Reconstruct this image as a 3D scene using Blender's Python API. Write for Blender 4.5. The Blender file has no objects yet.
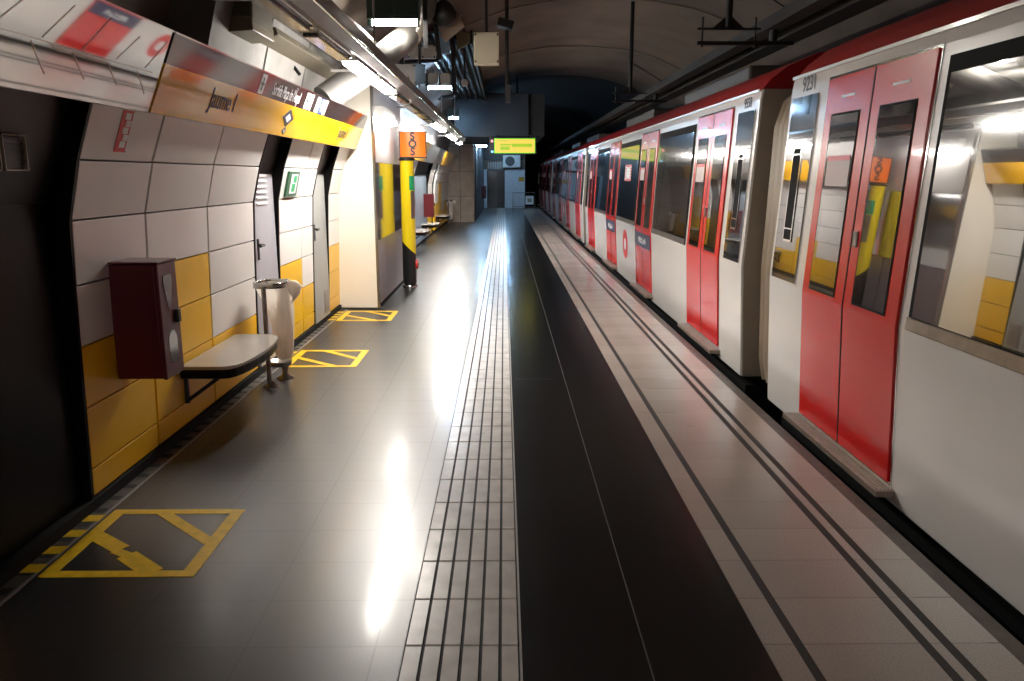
import bpy, bmesh, math, random
from mathutils import Vector, Matrix
random.seed(4)
S = bpy.context.scene
COL = S.collection

# ------------------------------------------------------------------ camera, world, exposure
F, H = 770.0, 1.6
TH = math.atan(164.5 / F)
PS = math.atan(8 * math.cos(TH) / F)
FW = Vector((math.sin(PS) * math.cos(TH), math.cos(PS) * math.cos(TH), -math.sin(TH)))
RT = Vector((math.cos(PS), -math.sin(PS), 0))
UP = RT.cross(FW)
CP = Vector((0, 0, H))
cam = bpy.data.cameras.new('camera')
cam.sensor_width = 36
cam.lens = F / 1024 * 36
cam.clip_start = .05
cam.clip_end = 200
co = bpy.data.objects.new('camera', cam)
COL.objects.link(co)
M = Matrix((RT, UP, -FW)).transposed().to_4x4()
M.translation = CP
co.matrix_world = M
S.camera = co
w = bpy.data.worlds.new('world')
S.world = w
w.use_nodes = True
w.node_tree.nodes['Background'].inputs[0].default_value = (.55, .6, .7, 1)
w.node_tree.nodes['Background'].inputs[1].default_value = .04
S.view_settings.view_transform = 'Standard'
S.view_settings.look = 'None'
S.view_settings.gamma = 1
S.view_settings.use_curve_mapping = False
S.view_settings.exposure = 0.4
S.cycles.use_denoising = True
S.cycles.max_bounces = 8
S.cycles.glossy_bounces = 5
S.cycles.sample_clamp_indirect = 6
S.cycles.caustics_reflective = True
S.cycles.blur_glossy = .5
S.cycles.caustics_refractive = False
LAMP_E = 145.0      # lit fluorescent diffusers
TUBE_E = 300.0      # bare tubes over the platform


def at(x, y, Y):
    """real place of a thing seen along one line of sight, at a measured distance"""
    d = FW * F + RT * (x - 512) - UP * (y - 340.5)
    return CP + d * (Y / d.y)


# ------------------------------------------------------------------ materials
MATS = {}


def mat(name, col, rough=.5, metal=0, coat=0, spec=.5, noise=0, nscale=6, bump=0, bscale=40, emit=None, es=0, col2=None):
    if name in MATS:
        return MATS[name]
    m = bpy.data.materials.new(name)
    m.use_nodes = True
    nt = m.node_tree
    b = nt.nodes['Principled BSDF']
    c = (*col, 1)
    b.inputs['Base Color'].default_value = c
    b.inputs['Roughness'].default_value = rough
    b.inputs['Metallic'].default_value = metal
    b.inputs['Specular IOR Level'].default_value = spec
    b.inputs['Coat Weight'].default_value = coat
    b.inputs['Coat Roughness'].default_value = .06
    if noise or bump:
        tc = nt.nodes.new('ShaderNodeTexCoord')
        if noise:
            n = nt.nodes.new('ShaderNodeTexNoise')
            n.inputs['Scale'].default_value = nscale
            n.inputs['Detail'].default_value = 6
            nt.links.new(tc.outputs['Object'], n.inputs['Vector'])
            r = nt.nodes.new('ShaderNodeMapRange')
            r.inputs[1].default_value = .3
            r.inputs[2].default_value = .7
            nt.links.new(n.outputs['Fac'], r.inputs[0])
            mx = nt.nodes.new('ShaderNodeMix')
            mx.data_type = 'RGBA'
            c2 = col2 or tuple(v * (1 - noise) for v in col)
            mx.inputs[6].default_value = (*c2, 1)
            mx.inputs[7].default_value = c
            nt.links.new(r.outputs[0], mx.inputs[0])
            nt.links.new(mx.outputs[2], b.inputs['Base Color'])
        if bump:
            n2 = nt.nodes.new('ShaderNodeTexNoise')
            n2.inputs['Scale'].default_value = bscale
            nt.links.new(tc.outputs['Object'], n2.inputs['Vector'])
            bp = nt.nodes.new('ShaderNodeBump')
            bp.inputs['Strength'].default_value = bump
            bp.inputs['Distance'].default_value = .01
            nt.links.new(n2.outputs['Fac'], bp.inputs['Height'])
            nt.links.new(bp.outputs['Normal'], b.inputs['Normal'])
    if emit:
        b.inputs['Emission Color'].default_value = (*emit, 1)
        b.inputs['Emission Strength'].default_value = es
    MATS[name] = m
    return m


def mirror_mat(name, col, fac, rough, tint=(1, 1, 1)):
    """dark tinted safety glass or film: a constant share of mirror over a base colour"""
    m = bpy.data.materials.new(name)
    m.use_nodes = True
    nt = m.node_tree
    b = nt.nodes['Principled BSDF']
    b.inputs['Base Color'].default_value = (*col, 1)
    b.inputs['Roughness'].default_value = max(rough, .1)
    g = nt.nodes.new('ShaderNodeBsdfGlossy')
    g.inputs['Roughness'].default_value = rough
    g.inputs['Color'].default_value = (*tint, 1)
    mx = nt.nodes.new('ShaderNodeMixShader')
    mx.inputs[0].default_value = fac
    nt.links.new(b.outputs[0], mx.inputs[1])
    nt.links.new(g.outputs[0], mx.inputs[2])
    nt.links.new(mx.outputs[0], nt.nodes['Material Output'].inputs[0])
    MATS[name] = m
    return m


def tile_mat(name, col, mortar, rough, w_, h_, ms, noise=.2, spec=.5, rvar=.1, coat=0, off=0.0):
    m = bpy.data.materials.new(name)
    m.use_nodes = True
    nt = m.node_tree
    N = nt.nodes
    L = nt.links
    b = N['Principled BSDF']
    tc = N.new('ShaderNodeTexCoord')
    br = N.new('ShaderNodeTexBrick')
    br.offset = off
    br.inputs['Scale'].default_value = 1
    br.inputs['Brick Width'].default_value = w_
    br.inputs['Row Height'].default_value = h_
    br.inputs['Mortar Size'].default_value = ms
    br.inputs['Mortar Smooth'].default_value = .1
    br.inputs['Bias'].default_value = 0
    br.inputs['Color1'].default_value = (*col, 1)
    br.inputs['Color2'].default_value = (*[v * (1 - noise * .6) for v in col], 1)
    br.inputs['Mortar'].default_value = (*mortar, 1)
    L.new(tc.outputs['Object'], br.inputs['Vector'])
    n = N.new('ShaderNodeTexNoise')
    n.inputs['Scale'].default_value = 1.3
    n.inputs['Detail'].default_value = 3
    L.new(tc.outputs['Object'], n.inputs['Vector'])
    r = N.new('ShaderNodeMapRange')
    r.inputs[1].default_value = .15
    r.inputs[2].default_value = .85
    r.inputs[3].default_value = 1 - noise
    r.inputs[4].default_value = 1
    L.new(n.outputs['Fac'], r.inputs[0])
    n3 = N.new('ShaderNodeTexNoise')
    n3.inputs['Scale'].default_value = 160
    n3.inputs['Detail'].default_value = 2
    L.new(tc.outputs['Object'], n3.inputs['Vector'])
    r3 = N.new('ShaderNodeMapRange')
    r3.inputs[1].default_value = .35
    r3.inputs[2].default_value = .65
    r3.inputs[3].default_value = 1 - noise
    r3.inputs[4].default_value = 1 + noise * .5
    L.new(n3.outputs['Fac'], r3.inputs[0])
    mu = N.new('ShaderNodeMath')
    mu.operation = 'MULTIPLY'
    L.new(r.outputs[0], mu.inputs[0])
    L.new(r3.outputs[0], mu.inputs[1])
    vm = N.new('ShaderNodeVectorMath')
    vm.operation = 'SCALE'
    L.new(br.outputs['Color'], vm.inputs[0])
    L.new(mu.outputs[0], vm.inputs[3])
    L.new(vm.outputs[0], b.inputs['Base Color'])
    r2 = N.new('ShaderNodeMapRange')
    r2.inputs[1].default_value = .1
    r2.inputs[2].default_value = .9
    r2.inputs[3].default_value = rough
    r2.inputs[4].default_value = rough + rvar
    L.new(n.outputs['Fac'], r2.inputs[0])
    ad = N.new('ShaderNodeMath')
    ad.operation = 'MULTIPLY_ADD'
    ad.inputs[1].default_value = .07
    L.new(br.outputs['Fac'], ad.inputs[0])
    L.new(r2.outputs[0], ad.inputs[2])
    L.new(ad.outputs[0], b.inputs['Roughness'])
    b.inputs['Specular IOR Level'].default_value = spec
    b.inputs['Coat Weight'].default_value = coat
    b.inputs['Coat Roughness'].default_value = .13
    MATS[name] = m
    return m


WHITEP = mat('enamel_white', (.84, .81, .78), .28, coat=.15, noise=.05, nscale=2)
YELLOWP = mat('enamel_yellow', (.95, .54, .006), .32, coat=.08, noise=.08, nscale=2)
BLACKP = mat('black_lacquer', (.006, .005, .005), .3, noise=.4, nscale=3, spec=.1)
BLACK = mat('black_paint', (.006, .006, .006), .45)
RUBBER = mat('black_rubber', (.012, .012, .012), .85, spec=.2)
GREYDOOR = mat('grey_door', (.42, .41, .45), .35, noise=.08)
GREYDOOR2 = mat('grey_green_door', (.36, .37, .36), .4, noise=.08)
GRANITE = tile_mat('dark_polished_granite', (.022, .020, .020), (.008, .007, .007), .33, .45, .3, .0035, .3, .7, .05, .2)
DARKFLOOR = tile_mat('black_rubber_floor', (.0145, .0135, .0145), (.008, .008, .008), .17, 4.0, 1.2, .002, .4, .45, .05)
PALEFLOOR = tile_mat('pale_edge_tile', (.52, .45, .40), (.22, .19, .17), .17, .9, .3, .003, .16, .5, .1)
TACT = mat('tactile_tile', (.80, .75, .70), .24, noise=.25, nscale=9, bump=.05)
GROOVE = mat('tactile_joint', (.012, .011, .010), .7)
BRASS = mat('pale_joint_strip', (.35, .33, .30), .4)
EDGE = mat('platform_edge_stone', (.12, .09, .075), .5, noise=.4, nscale=12)
DRAIN = mat('drain_grating', (.10, .085, .07), .45, noise=.5, nscale=15)
STEEL = mat('brushed_steel', (.50, .48, .46), .22, 1, noise=.15, nscale=14)
STEELD = mat('aged_steel', (.30, .27, .25), .32, 1, noise=.3, nscale=14)
CHROME = mat('chrome', (.75, .74, .72), .1, 1)
MARKY = mat('floor_yellow', (.92, .58, .01), .4, noise=.25, nscale=20)
CREAM = mat('cream_panel', (.78, .72, .62), .35)
LILAC = mat('lilac_grey_panel', (.40, .36, .37), .3, noise=.06)
VAULT = mat('vault_plaster', (.20, .16, .13), .85, noise=.4, nscale=.9, bump=.4, bscale=7)
UPWALL = mat('whitewashed_lining', (.25, .235, .22), .7, noise=.35, nscale=3, bump=.3, bscale=9)
TRWHITE = mat('train_white', (.82, .79, .76), .25, coat=.4, noise=.06, nscale=1.2)
TRRED = mat('train_red', (.70, .014, .012), .25, coat=.35)
TRROOF = mat('train_roof_red', (.36, .006, .010), .35, coat=.2)
TREND = mat('train_end_grey', (.34, .30, .26), .5, noise=.1)
BELL = mat('gangway_rubber', (.34, .27, .20), .45)
GLASS = mirror_mat('tinted_train_glass', (.006, .006, .007), .30, .015)
FASC_Y = mirror_mat('yellow_glazed_fascia', (.95, .50, .008), .16, .05)
FASC_K = mirror_mat('dark_glazed_fascia', (.02, .015, .015), .07, .06)
FASC_M = mirror_mat('mirror_glazed_fascia', (.16, .14, .135), .62, .035)
FASC_G = mirror_mat('grey_glazed_fascia', (.15, .14, .13), .35, .1)
MIRROR = mirror_mat('polished_board', (.16, .15, .15), .5, .05)
REDCAB = mat('hose_cabinet_red', (.10, .003, .007), .35, coat=.1)
BEIGE = mat('beige_metal', (.36, .32, .24), .5)
GREYM = mat('grey_galvanised', (.36, .34, .33), .42, .5, noise=.2)
DARKM = mat('dark_metal', (.02, .02, .022), .45)
DGREEN = mat('dark_green_metal', (.012, .03, .024), .5)
WHITE = mat('white_paint', (.8, .8, .78), .4)
INKK = mat('black_print', (.01, .01, .012), .5)
INKW = mat('white_print', (.85, .85, .85), .5)
INKR = mat('red_print', (.65, .02, .02), .4)
INKB = mat('blue_print', (.02, .06, .5), .4)
INKN = mat('navy_print', (.03, .045, .11), .35)
INKG = mat('green_print', (.01, .35, .13), .4)
INKP = mat('pale_pink_print', (.75, .55, .48), .4)
POLEY = mat('help_pole_yellow', (.95, .72, .01), .25, coat=.4)
POLEK = mat('help_pole_black', (.012, .012, .014), .3)
ORANGE = mat('orange_lit_lens', (.85, .16, .008), .35, emit=(1, .2, .01), es=.35)
LAMP = mat('lit_diffuser', (.9, .9, .9), .4, emit=(1, .95, .88), es=LAMP_E)
TUBE = mat('lit_tube_cool', (.9, .9, .9), .4, emit=(.40, .68, 1), es=TUBE_E)
TUBEW = mat('lit_tube_warm', (.9, .9, .9), .4, emit=(1, .93, .82), es=150)
UNLIT = mat('unlit_diffuser', (.07, .065, .06), .15)
SIGNLIT = mat('lit_display', (.02, .02, .01), .4, emit=(.70, .53, .07), es=1.0)
SIGNGRN = mat('lit_display_green', (.02, .03, .01), .4, emit=(.28, .46, .01), es=1.0)
GREENRIM = mat('display_green_rim', (.1, .4, .02), .4, emit=(.12, .55, .01), es=.9)
BAG = mat('translucent_bag', (.93, .86, .78), .45, bump=.6, bscale=18)
_n = BAG.node_tree
_t = _n.nodes.new('ShaderNodeBsdfTranslucent')
_t.inputs[0].default_value = (.9, .82, .74, 1)
_m = _n.nodes.new('ShaderNodeMixShader')
_m.inputs[0].default_value = .4
_n.links.new(_n.nodes['Principled BSDF'].outputs[0], _m.inputs[1])
_n.links.new(_t.outputs[0], _m.inputs[2])
_n.links.new(_m.outputs[0], _n.nodes['Material Output'].inputs[0])
CONC = mat('pale_concrete', (.62, .54, .44), .7, noise=.3, nscale=4, bump=.3, bscale=25)
DARKWALL = mat('dim_blue_wall', (.008, .013, .022), .5, noise=.3, nscale=2)
ENDWALL = mat('end_wall_paint', (.70, .74, .78), .6, noise=.15)
DOORDK = mat('dark_glazed_door', (.012, .022, .028), .15)
CABLE = mat('black_cable', (.01, .01, .01), .8, spec=.2)
BLUEPL = mat('blue_grey_sheet', (.25, .42, .62), .4)
TRACK = mat('track_ballast', (.02, .018, .016), .9)
SEATTOP = mat('bench_top', (.46, .42, .38), .14, noise=.06)


# ------------------------------------------------------------------ mesh builder
class MB:
    def __init__(self):
        self.v, self.f, self.mi, self.sm = [], [], [], []
        self.k = 0
        self.s = False

    def add(self, vs, fs):
        o = len(self.v)
        self.v += [Vector(p) for p in vs]
        for f in fs:
            self.f.append([i + o for i in f])
            self.mi.append(self.k)
            self.sm.append(self.s)
        return self

    def box(self, x0, x1, y0, y1, z0, z1):
        vs = [(x, y, z) for x in (x0, x1) for y in (y0, y1) for z in (z0, z1)]
        return self.add(vs, [(0, 1, 3, 2), (4, 6, 7, 5), (0, 4, 5, 1), (2, 3, 7, 6), (0, 2, 6, 4), (1, 5, 7, 3)])

    def obox(self, c, ax, ay, az):
        c, ax, ay, az = map(Vector, (c, ax, ay, az))
        vs = [c + ax * i + ay * j + az * k for i in (-1, 1) for j in (-1, 1) for k in (-1, 1)]
        return self.add(vs, [(0, 1, 3, 2), (4, 6, 7, 5), (0, 4, 5, 1), (2, 3, 7, 6), (0, 2, 6, 4), (1, 5, 7, 3)])

    def tube(self, pts, r, n=10, caps=True):
        pts = [Vector(p) for p in pts]
        rs = r if isinstance(r, (list, tuple)) else [r] * len(pts)
        ring = []
        a = None
        for i, p in enumerate(pts):
            t = ((pts[i + 1] if i + 1 < len(pts) else p) - (pts[i - 1] if i else p)).normalized()
            if a is None:
                a = t.orthogonal().normalized()
            a = (a - t * a.dot(t)).normalized()
            b = t.cross(a)
            ring.append([p + (a * math.cos(q * math.tau / n) + b * math.sin(q * math.tau / n)) * rs[i] for q in range(n)])
        vs = [q for g in ring for q in g]
        fs = [(i * n + j, i * n + (j + 1) % n, (i + 1) * n + (j + 1) % n, (i + 1) * n + j) for i in range(len(pts) - 1) for j in range(n)]
        s = self.s
        self.s = True
        self.add(vs, fs)
        self.s = s
        if caps:
            self.add(ring[0], [tuple(reversed(range(n)))])
            self.add(ring[-1], [tuple(range(n))])
        return self

    def lathe(self, c, prof, n=24, sx=1, sy=1):
        c = Vector(c)
        vs = [c + Vector((r * sx * math.cos(q * math.tau / n), r * sy * math.sin(q * math.tau / n), z)) for r, z in prof for q in range(n)]
        fs = [(i * n + j, i * n + (j + 1) % n, (i + 1) * n + (j + 1) % n, (i + 1) * n + j) for i in range(len(prof) - 1) for j in range(n)]
        s = self.s
        self.s = True
        self.add(vs, fs)
        self.s = s
        if prof[0][0] > 1e-4:
            self.add(vs[:n], [tuple(reversed(range(n)))])
        if prof[-1][0] > 1e-4:
            self.add(vs[-n:], [tuple(range(n))])
        return self

    def prism(self, poly, d, closed=True):
        """poly: 3-D outline, d: extrusion vector"""
        poly = [Vector(p) for p in poly]
        d = Vector(d)
        n = len(poly)
        vs = poly + [p + d for p in poly]
        fs = [(i, (i + 1) % n, (i + 1) % n + n, i + n) for i in range(n)]
        if closed:
            fs += [tuple(reversed(range(n))), tuple(range(n, 2 * n))]
        return self.add(vs, fs)

    def build(self, name, ms, parent=None, bevel=0, recalc=True):
        if not isinstance(ms, (list, tuple)):
            ms = [ms]
        me = bpy.data.meshes.new(name)
        o = bpy.data.objects.new(name, me)
        COL.objects.link(o)
        off = Vector((0, 0, 0))
        if parent is not None:
            off = org(parent)
            o.parent = parent
        else:
            lo = Vector([min(v[i] for v in self.v) for i in range(3)])
            hi = Vector([max(v[i] for v in self.v) for i in range(3)])
            if self.local:
                off = Vector(((lo.x + hi.x) / 2, (lo.y + hi.y) / 2, lo.z))
            o.location = off
        me.from_pydata([v - off for v in self.v], [], self.f)
        for m in ms:
            me.materials.append(m)
        for p, k, s in zip(me.polygons, self.mi, self.sm):
            p.material_index = k
            p.use_smooth = s
        if recalc:
            bm = bmesh.new()
            bm.from_mesh(me)
            bmesh.ops.recalc_face_normals(bm, faces=bm.faces)
            bm.to_mesh(me)
            bm.free()
        if bevel:
            b = o.modifiers.new('bevel', 'BEVEL')
            b.width = bevel
            b.segments = 2
            b.limit_method = 'ANGLE'
        return o

    local = True


def org(o):
    p = Vector(o.location)
    while o.parent:
        o = o.parent
        p += Vector(o.location)
    return p


def tag(o, label=None, cat=None, group=None, kind=None):
    if label:
        o['label'] = label
    if cat:
        o['category'] = cat
    if group:
        o['group'] = group
    if kind:
        o['kind'] = kind
    return o


def thing(name, loc, label, cat, group=None):
    o = bpy.data.objects.new(name, None)
    o.empty_display_size = .2
    COL.objects.link(o)
    o.location = loc
    return tag(o, label, cat, group)


def struct(o):
    o['kind'] = 'structure'
    return o


def copy_tree(o, parent=None):
    c = o.copy()
    COL.objects.link(c)
    if parent is not None:
        c.parent = parent
    for ch in list(o.children):
        copy_tree(ch, c)
    return c


def text(name, s, size, origin, xd, yd, m, parent, sx=1.0, ext=.001, align='CENTER', bold=.0):
    cu = bpy.data.curves.new(name, 'FONT')
    cu.body = s
    cu.size = size
    cu.align_x = align
    cu.align_y = 'CENTER'
    cu.extrude = ext
    cu.offset = bold
    tmp = bpy.data.objects.new('tmp_text', cu)
    COL.objects.link(tmp)
    dg = bpy.context.evaluated_depsgraph_get()
    me = bpy.data.meshes.new_from_object(tmp.evaluated_get(dg))
    bpy.data.objects.remove(tmp)
    bpy.data.curves.remove(cu)
    xd = Vector(xd).normalized()
    yd = Vector(yd).normalized()
    zd = xd.cross(yd)
    off = org(parent) if parent else Vector((0, 0, 0))
    for v in me.vertices:
        v.co = Vector(origin) - off + xd * v.co.x * sx + yd * v.co.y + zd * v.co.z
    me.materials.clear()
    me.materials.append(m)
    me.name = name
    o = bpy.data.objects.new(name, me)
    COL.objects.link(o)
    if parent:
        o.parent = parent
    return o


Y0, Y1 = -9.0, 41.0
PE = 1.805         # platform edge


# ------------------------------------------------------------------ floor
def slab(name, x0, x1, z0, z1, m, y0=Y0, y1=Y1, par=None):
    b = MB()
    b.local = False
    b.box(x0, x1, y0, y1, z0, z1)
    return b.build(name, m, par)


TL, TR = -.35, .05
floor = struct(slab('floor', -2.6, TL, -.25, 0, GRANITE))
struct(slab('floor', TL, .058, -.25, -.006, GROOVE))
struct(slab('floor', .058, .9, -.25, 0, DARKFLOOR))
fl = struct(slab('floor', .9, PE - .07, -.25, 0, PALEFLOOR))
t = slab('trim_1', PE - .07, PE, -.3, .001, EDGE)
struct(t)
b = MB()
b.local = False
cw = (TR - TL) / 6
yy = Y0
while yy < Y1 - .3:
    for i in range(6):
        b.box(TL + i * cw + .006, TL + (i + 1) * cw - .006, yy + .006, yy + .294, -.006, .0035)
    yy += .3
struct(b.build('trim_2', TACT))
b = MB()
b.local = False
b.box(TR, .058, Y0, Y1, -.006, .001)
b.k = 1
b.box(.482, .486, Y0, Y1, -.001, .0006)
b.k = 2
for x, ww in ((1.008, .034), (1.452, .036), (1.528, .036)):
    b.box(x, x + ww, Y0, Y1, -.001, .0008)
struct(b.build('trim_3', [MATS['pale_joint_strip'], mat('faint_joint', (.10, .095, .09), .4), mat('anti_slip_line', (.03, .027, .025), .6)]))
b = MB()
b.local = False
b.box(-2.03, -1.93, Y0, 9.36, -.001, .002)
b.k = 1
b.box(-1.932, -1.920, Y0, 9.36, -.001, .004)
b.k = 2
yy = -1.0
while yy < 9.3:
    b.box(-2.01, -1.945, yy, yy + .05, .0015, .0028)
    yy += .15
struct(b.build('trim_4', [DRAIN, GREYM, GROOVE]))
# platform side wall, track bed
struct(slab('wall_right', PE - .12, PE - .02, -1.3, -.25, mat('platform_side', (.02, .018, .017), .8)))
tb = MB()
tb.local = False
tb.box(PE - .1, 6.2, Y0, 60, -1.5, -1.3)
struct(tb.build('trim_5', TRACK))
for x in (2.68, 4.12):
    r_ = MB()
    r_.box(x - .035, x + .035, Y0, 60, -1.16, -1.12)
    r_.box(x - .012, x + .012, Y0, 60, -1.27, -1.16)
    r_.box(x - .07, x + .07, Y0, 60, -1.3, -1.27)
    tag(r_.build('track_rail', STEELD), 'steel running rail under the train, %s' % ('nearer the platform' if x < 3 else 'on the far side'), 'rail', 'rails under the train')

# ------------------------------------------------------------------ vault
VP = [(-2.45, -.25), (-2.45, 1.6), (-2.3, 2.4), (-1.95, 3.1), (-1.3, 3.75), (-.4, 4.25), (.6, 4.52), (1.7, 4.6), (2.9, 4.5), (3.9, 4.2), (4.8, 3.65), (5.4, 2.9), (5.75, 2.0), (5.85, 1.0), (5.85, -1.5)]


def smooth_prof(P, n=4):
    out = []
    for i in range(len(P) - 1):
        p0 = P[max(i - 1, 0)]
        p1, p2 = P[i], P[i + 1]
        p3 = P[min(i + 2, len(P) - 1)]
        for k in range(n):
            t_ = k / n
            out.append(tuple(.5 * (2 * b_ + (c - a) * t_ + (2 * a - 5 * b_ + 4 * c - d) * t_ * t_ + (-a + 3 * b_ - 3 * c + d) * t_ ** 3) for a, b_, c, d in zip(p0, p1, p2, p3)))
    out.append(P[-1])
    return out


VS = smooth_prof(VP)


def vault(y0, y1, m, name):
    b = MB()
    b.local = False
    b.s = True
    outer = [(x + (.25 if x > 1.7 else -.25), z + (.3 if -2.2 < x < 5.7 else 0)) for x, z in VS]
    n = len(VS)
    vs = [(x, y0, z) for x, z in VS] + [(x, y1, z) for x, z in VS] + [(x, y0, z) for x, z in outer] + [(x, y1, z) for x, z in outer]
    fs = [(i, i + 1, n + i + 1, n + i) for i in range(n - 1)] + [(2 * n + i, 3 * n + i, 3 * n + i + 1, 2 * n + i + 1) for i in range(n - 1)]
    b.add(vs, fs)
    b.s = False
    b.add(vs, [(i, 2 * n + i, 2 * n + i + 1, i + 1) for i in range(n - 1)] + [(n + i, n + i + 1, 3 * n + i + 1, 3 * n + i) for i in range(n - 1)])
    return struct(b.build(name, m, recalc=False))


vault(Y0, 24.5, VAULT, 'ceiling')
vault(24.5, 60, mat('far_vault_shade', (.03, .027, .025), .9), 'ceiling')  # far vault coloured near black, standing in for its unlit shade
# back end of the hall behind the camera
struct(slab('wall_back', -2.7, 6.1, -1.5, 4.9, mat('rear_wall', (.10, .09, .085), .8), Y0 - .2, Y0))

# ------------------------------------------------------------------ left wall
WPR = [(.06, -2.015), (.2, -2.01), (.51, -2.00), (.81, -1.99), (1.1, -1.98), (1.4, -1.965), (1.67, -1.90), (1.95, -1.80)]


def wx(z):
    for (a, xa), (b_, xb) in zip(WPR, WPR[1:]):
        if z <= b_:
            return xa + (xb - xa) * (z - a) / (b_ - a)
    return WPR[-1][1]


backing = MB()
backing.local = False
backing.prism([(-2.44, Y0, 0), (-2.08, Y0, 0), (-2.08, Y0, 1.4), (-1.95, Y0, 1.75), (-1.88, Y0, 1.99), (-2.3, Y0, 1.99), (-2.44, Y0, 1.6)], (0, 27.6 - Y0, 0))
wall = struct(backing.build('wall_left', BLACK))


def column(y0, y1, ytop, white=WHITEP, yellow=YELLOWP):
    for (za, xa), (zb, xb) in zip(WPR, WPR[1:]):
        p = MB()
        g = .004
        d = Vector((zb - za, 0, -(xb - xa))).normalized() * .045
        a = Vector((xa, y0 + .011, za + g))
        c = Vector((xb, y0 + .011, zb - g))
        p.prism([a, c, c - d, a - d], (0, y1 - y0 - .022, 0))
        yel = zb <= ytop + .01
        o = p.build('yellow_panel' if yel else 'white_panel', yellow if yel else white, wall, bevel=.003)


for y0, y1, yt in ((1.95, 2.8, 1.1), (3.55, 4.29, .81), (4.29, 5.19, 1.1), (5.19, 6.15, .51), (6.84, 7.6, .81), (7.6, 8.06, .51), (8.78, 9.36, .81)):
    column(y0, y1, yt)
DIMW = mat('enamel_dim_white', (.40, .38, .36), .3, noise=.1, nscale=2)
for y0, y1, yt in ((12.3, 13.4, .2), (13.4, 14.5, .51), (14.5, 15.6, .81), (15.6, 16.8, .51), (20.3, 21.5, 1.1), (22.4, 23.6, .81), (23.6, 24.8, 1.4), (24.8, 26, .51), (26, 27.6, .81)):
    column(y0, y1, yt)
b = MB()
b.local = False
b.box(-2.08, -2.0, Y0, 9.36, 0, .055)
struct(b.build('baseboard_left', RUBBER))
b = MB()
b.local = False
b.box(-2.08, -2.0, 11.95, 27.6, 0, .055)
struct(b.build('baseboard_left', RUBBER))


def recess(idx, y0, y1, m, louver=False, grille=False, handle_y=None, ztop=1.62, X=-2.0):
    """vertical door leaf behind the leaning cladding, with black cheeks that follow the cladding"""
    d = MB()
    d.local = False
    d.box(X - .03, X, y0 + .03, y1 - .03, .06, ztop)
    o = struct(d.build('door_%d' % idx, m))
    for ya, yb in ((y0, y0 + .022), (y1 - .022, y1)):
        c = MB()
        poly = [(X - .03, ya, .0)] + [(wx(z) + .004, ya, z) for z in (.06, .51, 1.1, 1.4, 1.67, 1.95)] + [(-2.08, ya, 1.95)]
        c.prism(poly, (0, yb - ya, 0))
        c.build('door_cheek', BLACKP, o)
    c = MB()
    c.box(X - .02, X + .012, y0 + .022, y1 - .022, ztop, 1.95)
    c.build('transom_panel', BLACKP, o)
    if louver:
        c = MB()
        for k in range(6):
            c.obox((X + .004, (y0 + y1) / 2 - .03, 1.38 + k * .045), (.008, 0, -.004), (0, .14, 0), (0.001, 0, .006))
        c.build('louvre', WHITE, o)
    if handle_y:
        c = MB()
        c.box(X, X + .006, handle_y - .02, handle_y + .02, .93, 1.1)
        c.tube([(X, handle_y, 1.05), (X + .05, handle_y, 1.05), (X + .055, handle_y - .11, 1.05)], .011)
        c.build('door_handle', BLACK, o)
    if grille:
        c = MB()
        for k in range(9):
            c.box(X, X + .008, y1 - .28, y1 - .1, .12 + k * .024, .13 + k * .024)
        c.box(X, X + .003, y1 - .3, y1 - .08, .1, .35)
        c.build('vent_grille', GREYM, o)
    return o


recess(1, 6.15, 6.84, GREYDOOR, louver=True, handle_y=6.3)
recess(2, 8.06, 8.78, GREYDOOR2, grille=True, handle_y=8.2)
recess(3, 2.8, 3.55, BLACKP, ztop=1.93, X=-2.05)
recess(4, 16.8, 20.3, mat('blue_grey_door', (.22, .27, .32), .25), handle_y=17.2)
# vent plate high on the black recess
o = thing('vent_plate', (-1.9, 3.03, 1.62), 'small double vent plate with pale rims high on the black wall panel', 'vent')
b = MB()
for y in (2.9, 3.07):
    b.box(-2.05, -1.925, y, y + .15, 1.62, 1.625)
    b.box(-2.05, -1.925, y, y + .15, 1.755, 1.76)
    b.box(-2.05, -1.925, y, y + .006, 1.62, 1.76)
    b.box(-2.05, -1.925, y + .144, y + .15, 1.62, 1.76)
b.build('frame', BEIGE, o)
b = MB()
for y in (2.9, 3.07):
    b.box(-2.05, -1.945, y + .006, y + .144, 1.625, 1.755)
    for k in range(7):
        b.box(-1.945, -1.935, y + .006, y + .144, 1.635 + k * .018, 1.641 + k * .018)
b.build('slats', DARKM, o)

# cream return of the projecting block at Y=9.36 and its side
blk = MB()
blk.local = False
blk.box(-2.4, -1.56, 9.40, 11.93, 0, 2.75)
block = struct(blk.build('wall_block', mat('block_core', (.5, .47, .45), .5)))
block.name = 'wall_left'
b = MB()
b.box(-2.4, -1.555, 9.36, 9.40, .02, 2.62)
b.build('cream_panel', CREAM, block)
b = MB()
b.box(-1.556, -1.528, 9.352, 9.43, 0, 2.62)
b.build('corner_trim', STEEL, block, bevel=.004)
b = MB()
b.box(-1.56, -1.54, 9.43, 10.05, .05, .83)
b.box(-1.56, -1.54, 10.06, 11.0, .05, .83)
b.box(-1.56, -1.54, 11.01, 11.93, .05, .83)
b.build('lilac_panel', LILAC, block, bevel=.002)
b = MB()
b.box(-1.56, -1.535, 9.43, 11.93, .83, 1.76)
b.build('polished_board', MIRROR, block, bevel=.002)
b = MB()
b.box(-1.56, -1.54, 9.43, 11.93, 1.765, 2.62)
b.build('upper_panel', mat('upper_panel_white', (.8, .78, .76), .5), block)
b = MB()
b.box(-1.56, -1.538, 9.43, 11.93, 0, .05)
b.build('skirting', RUBBER, block)

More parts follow.
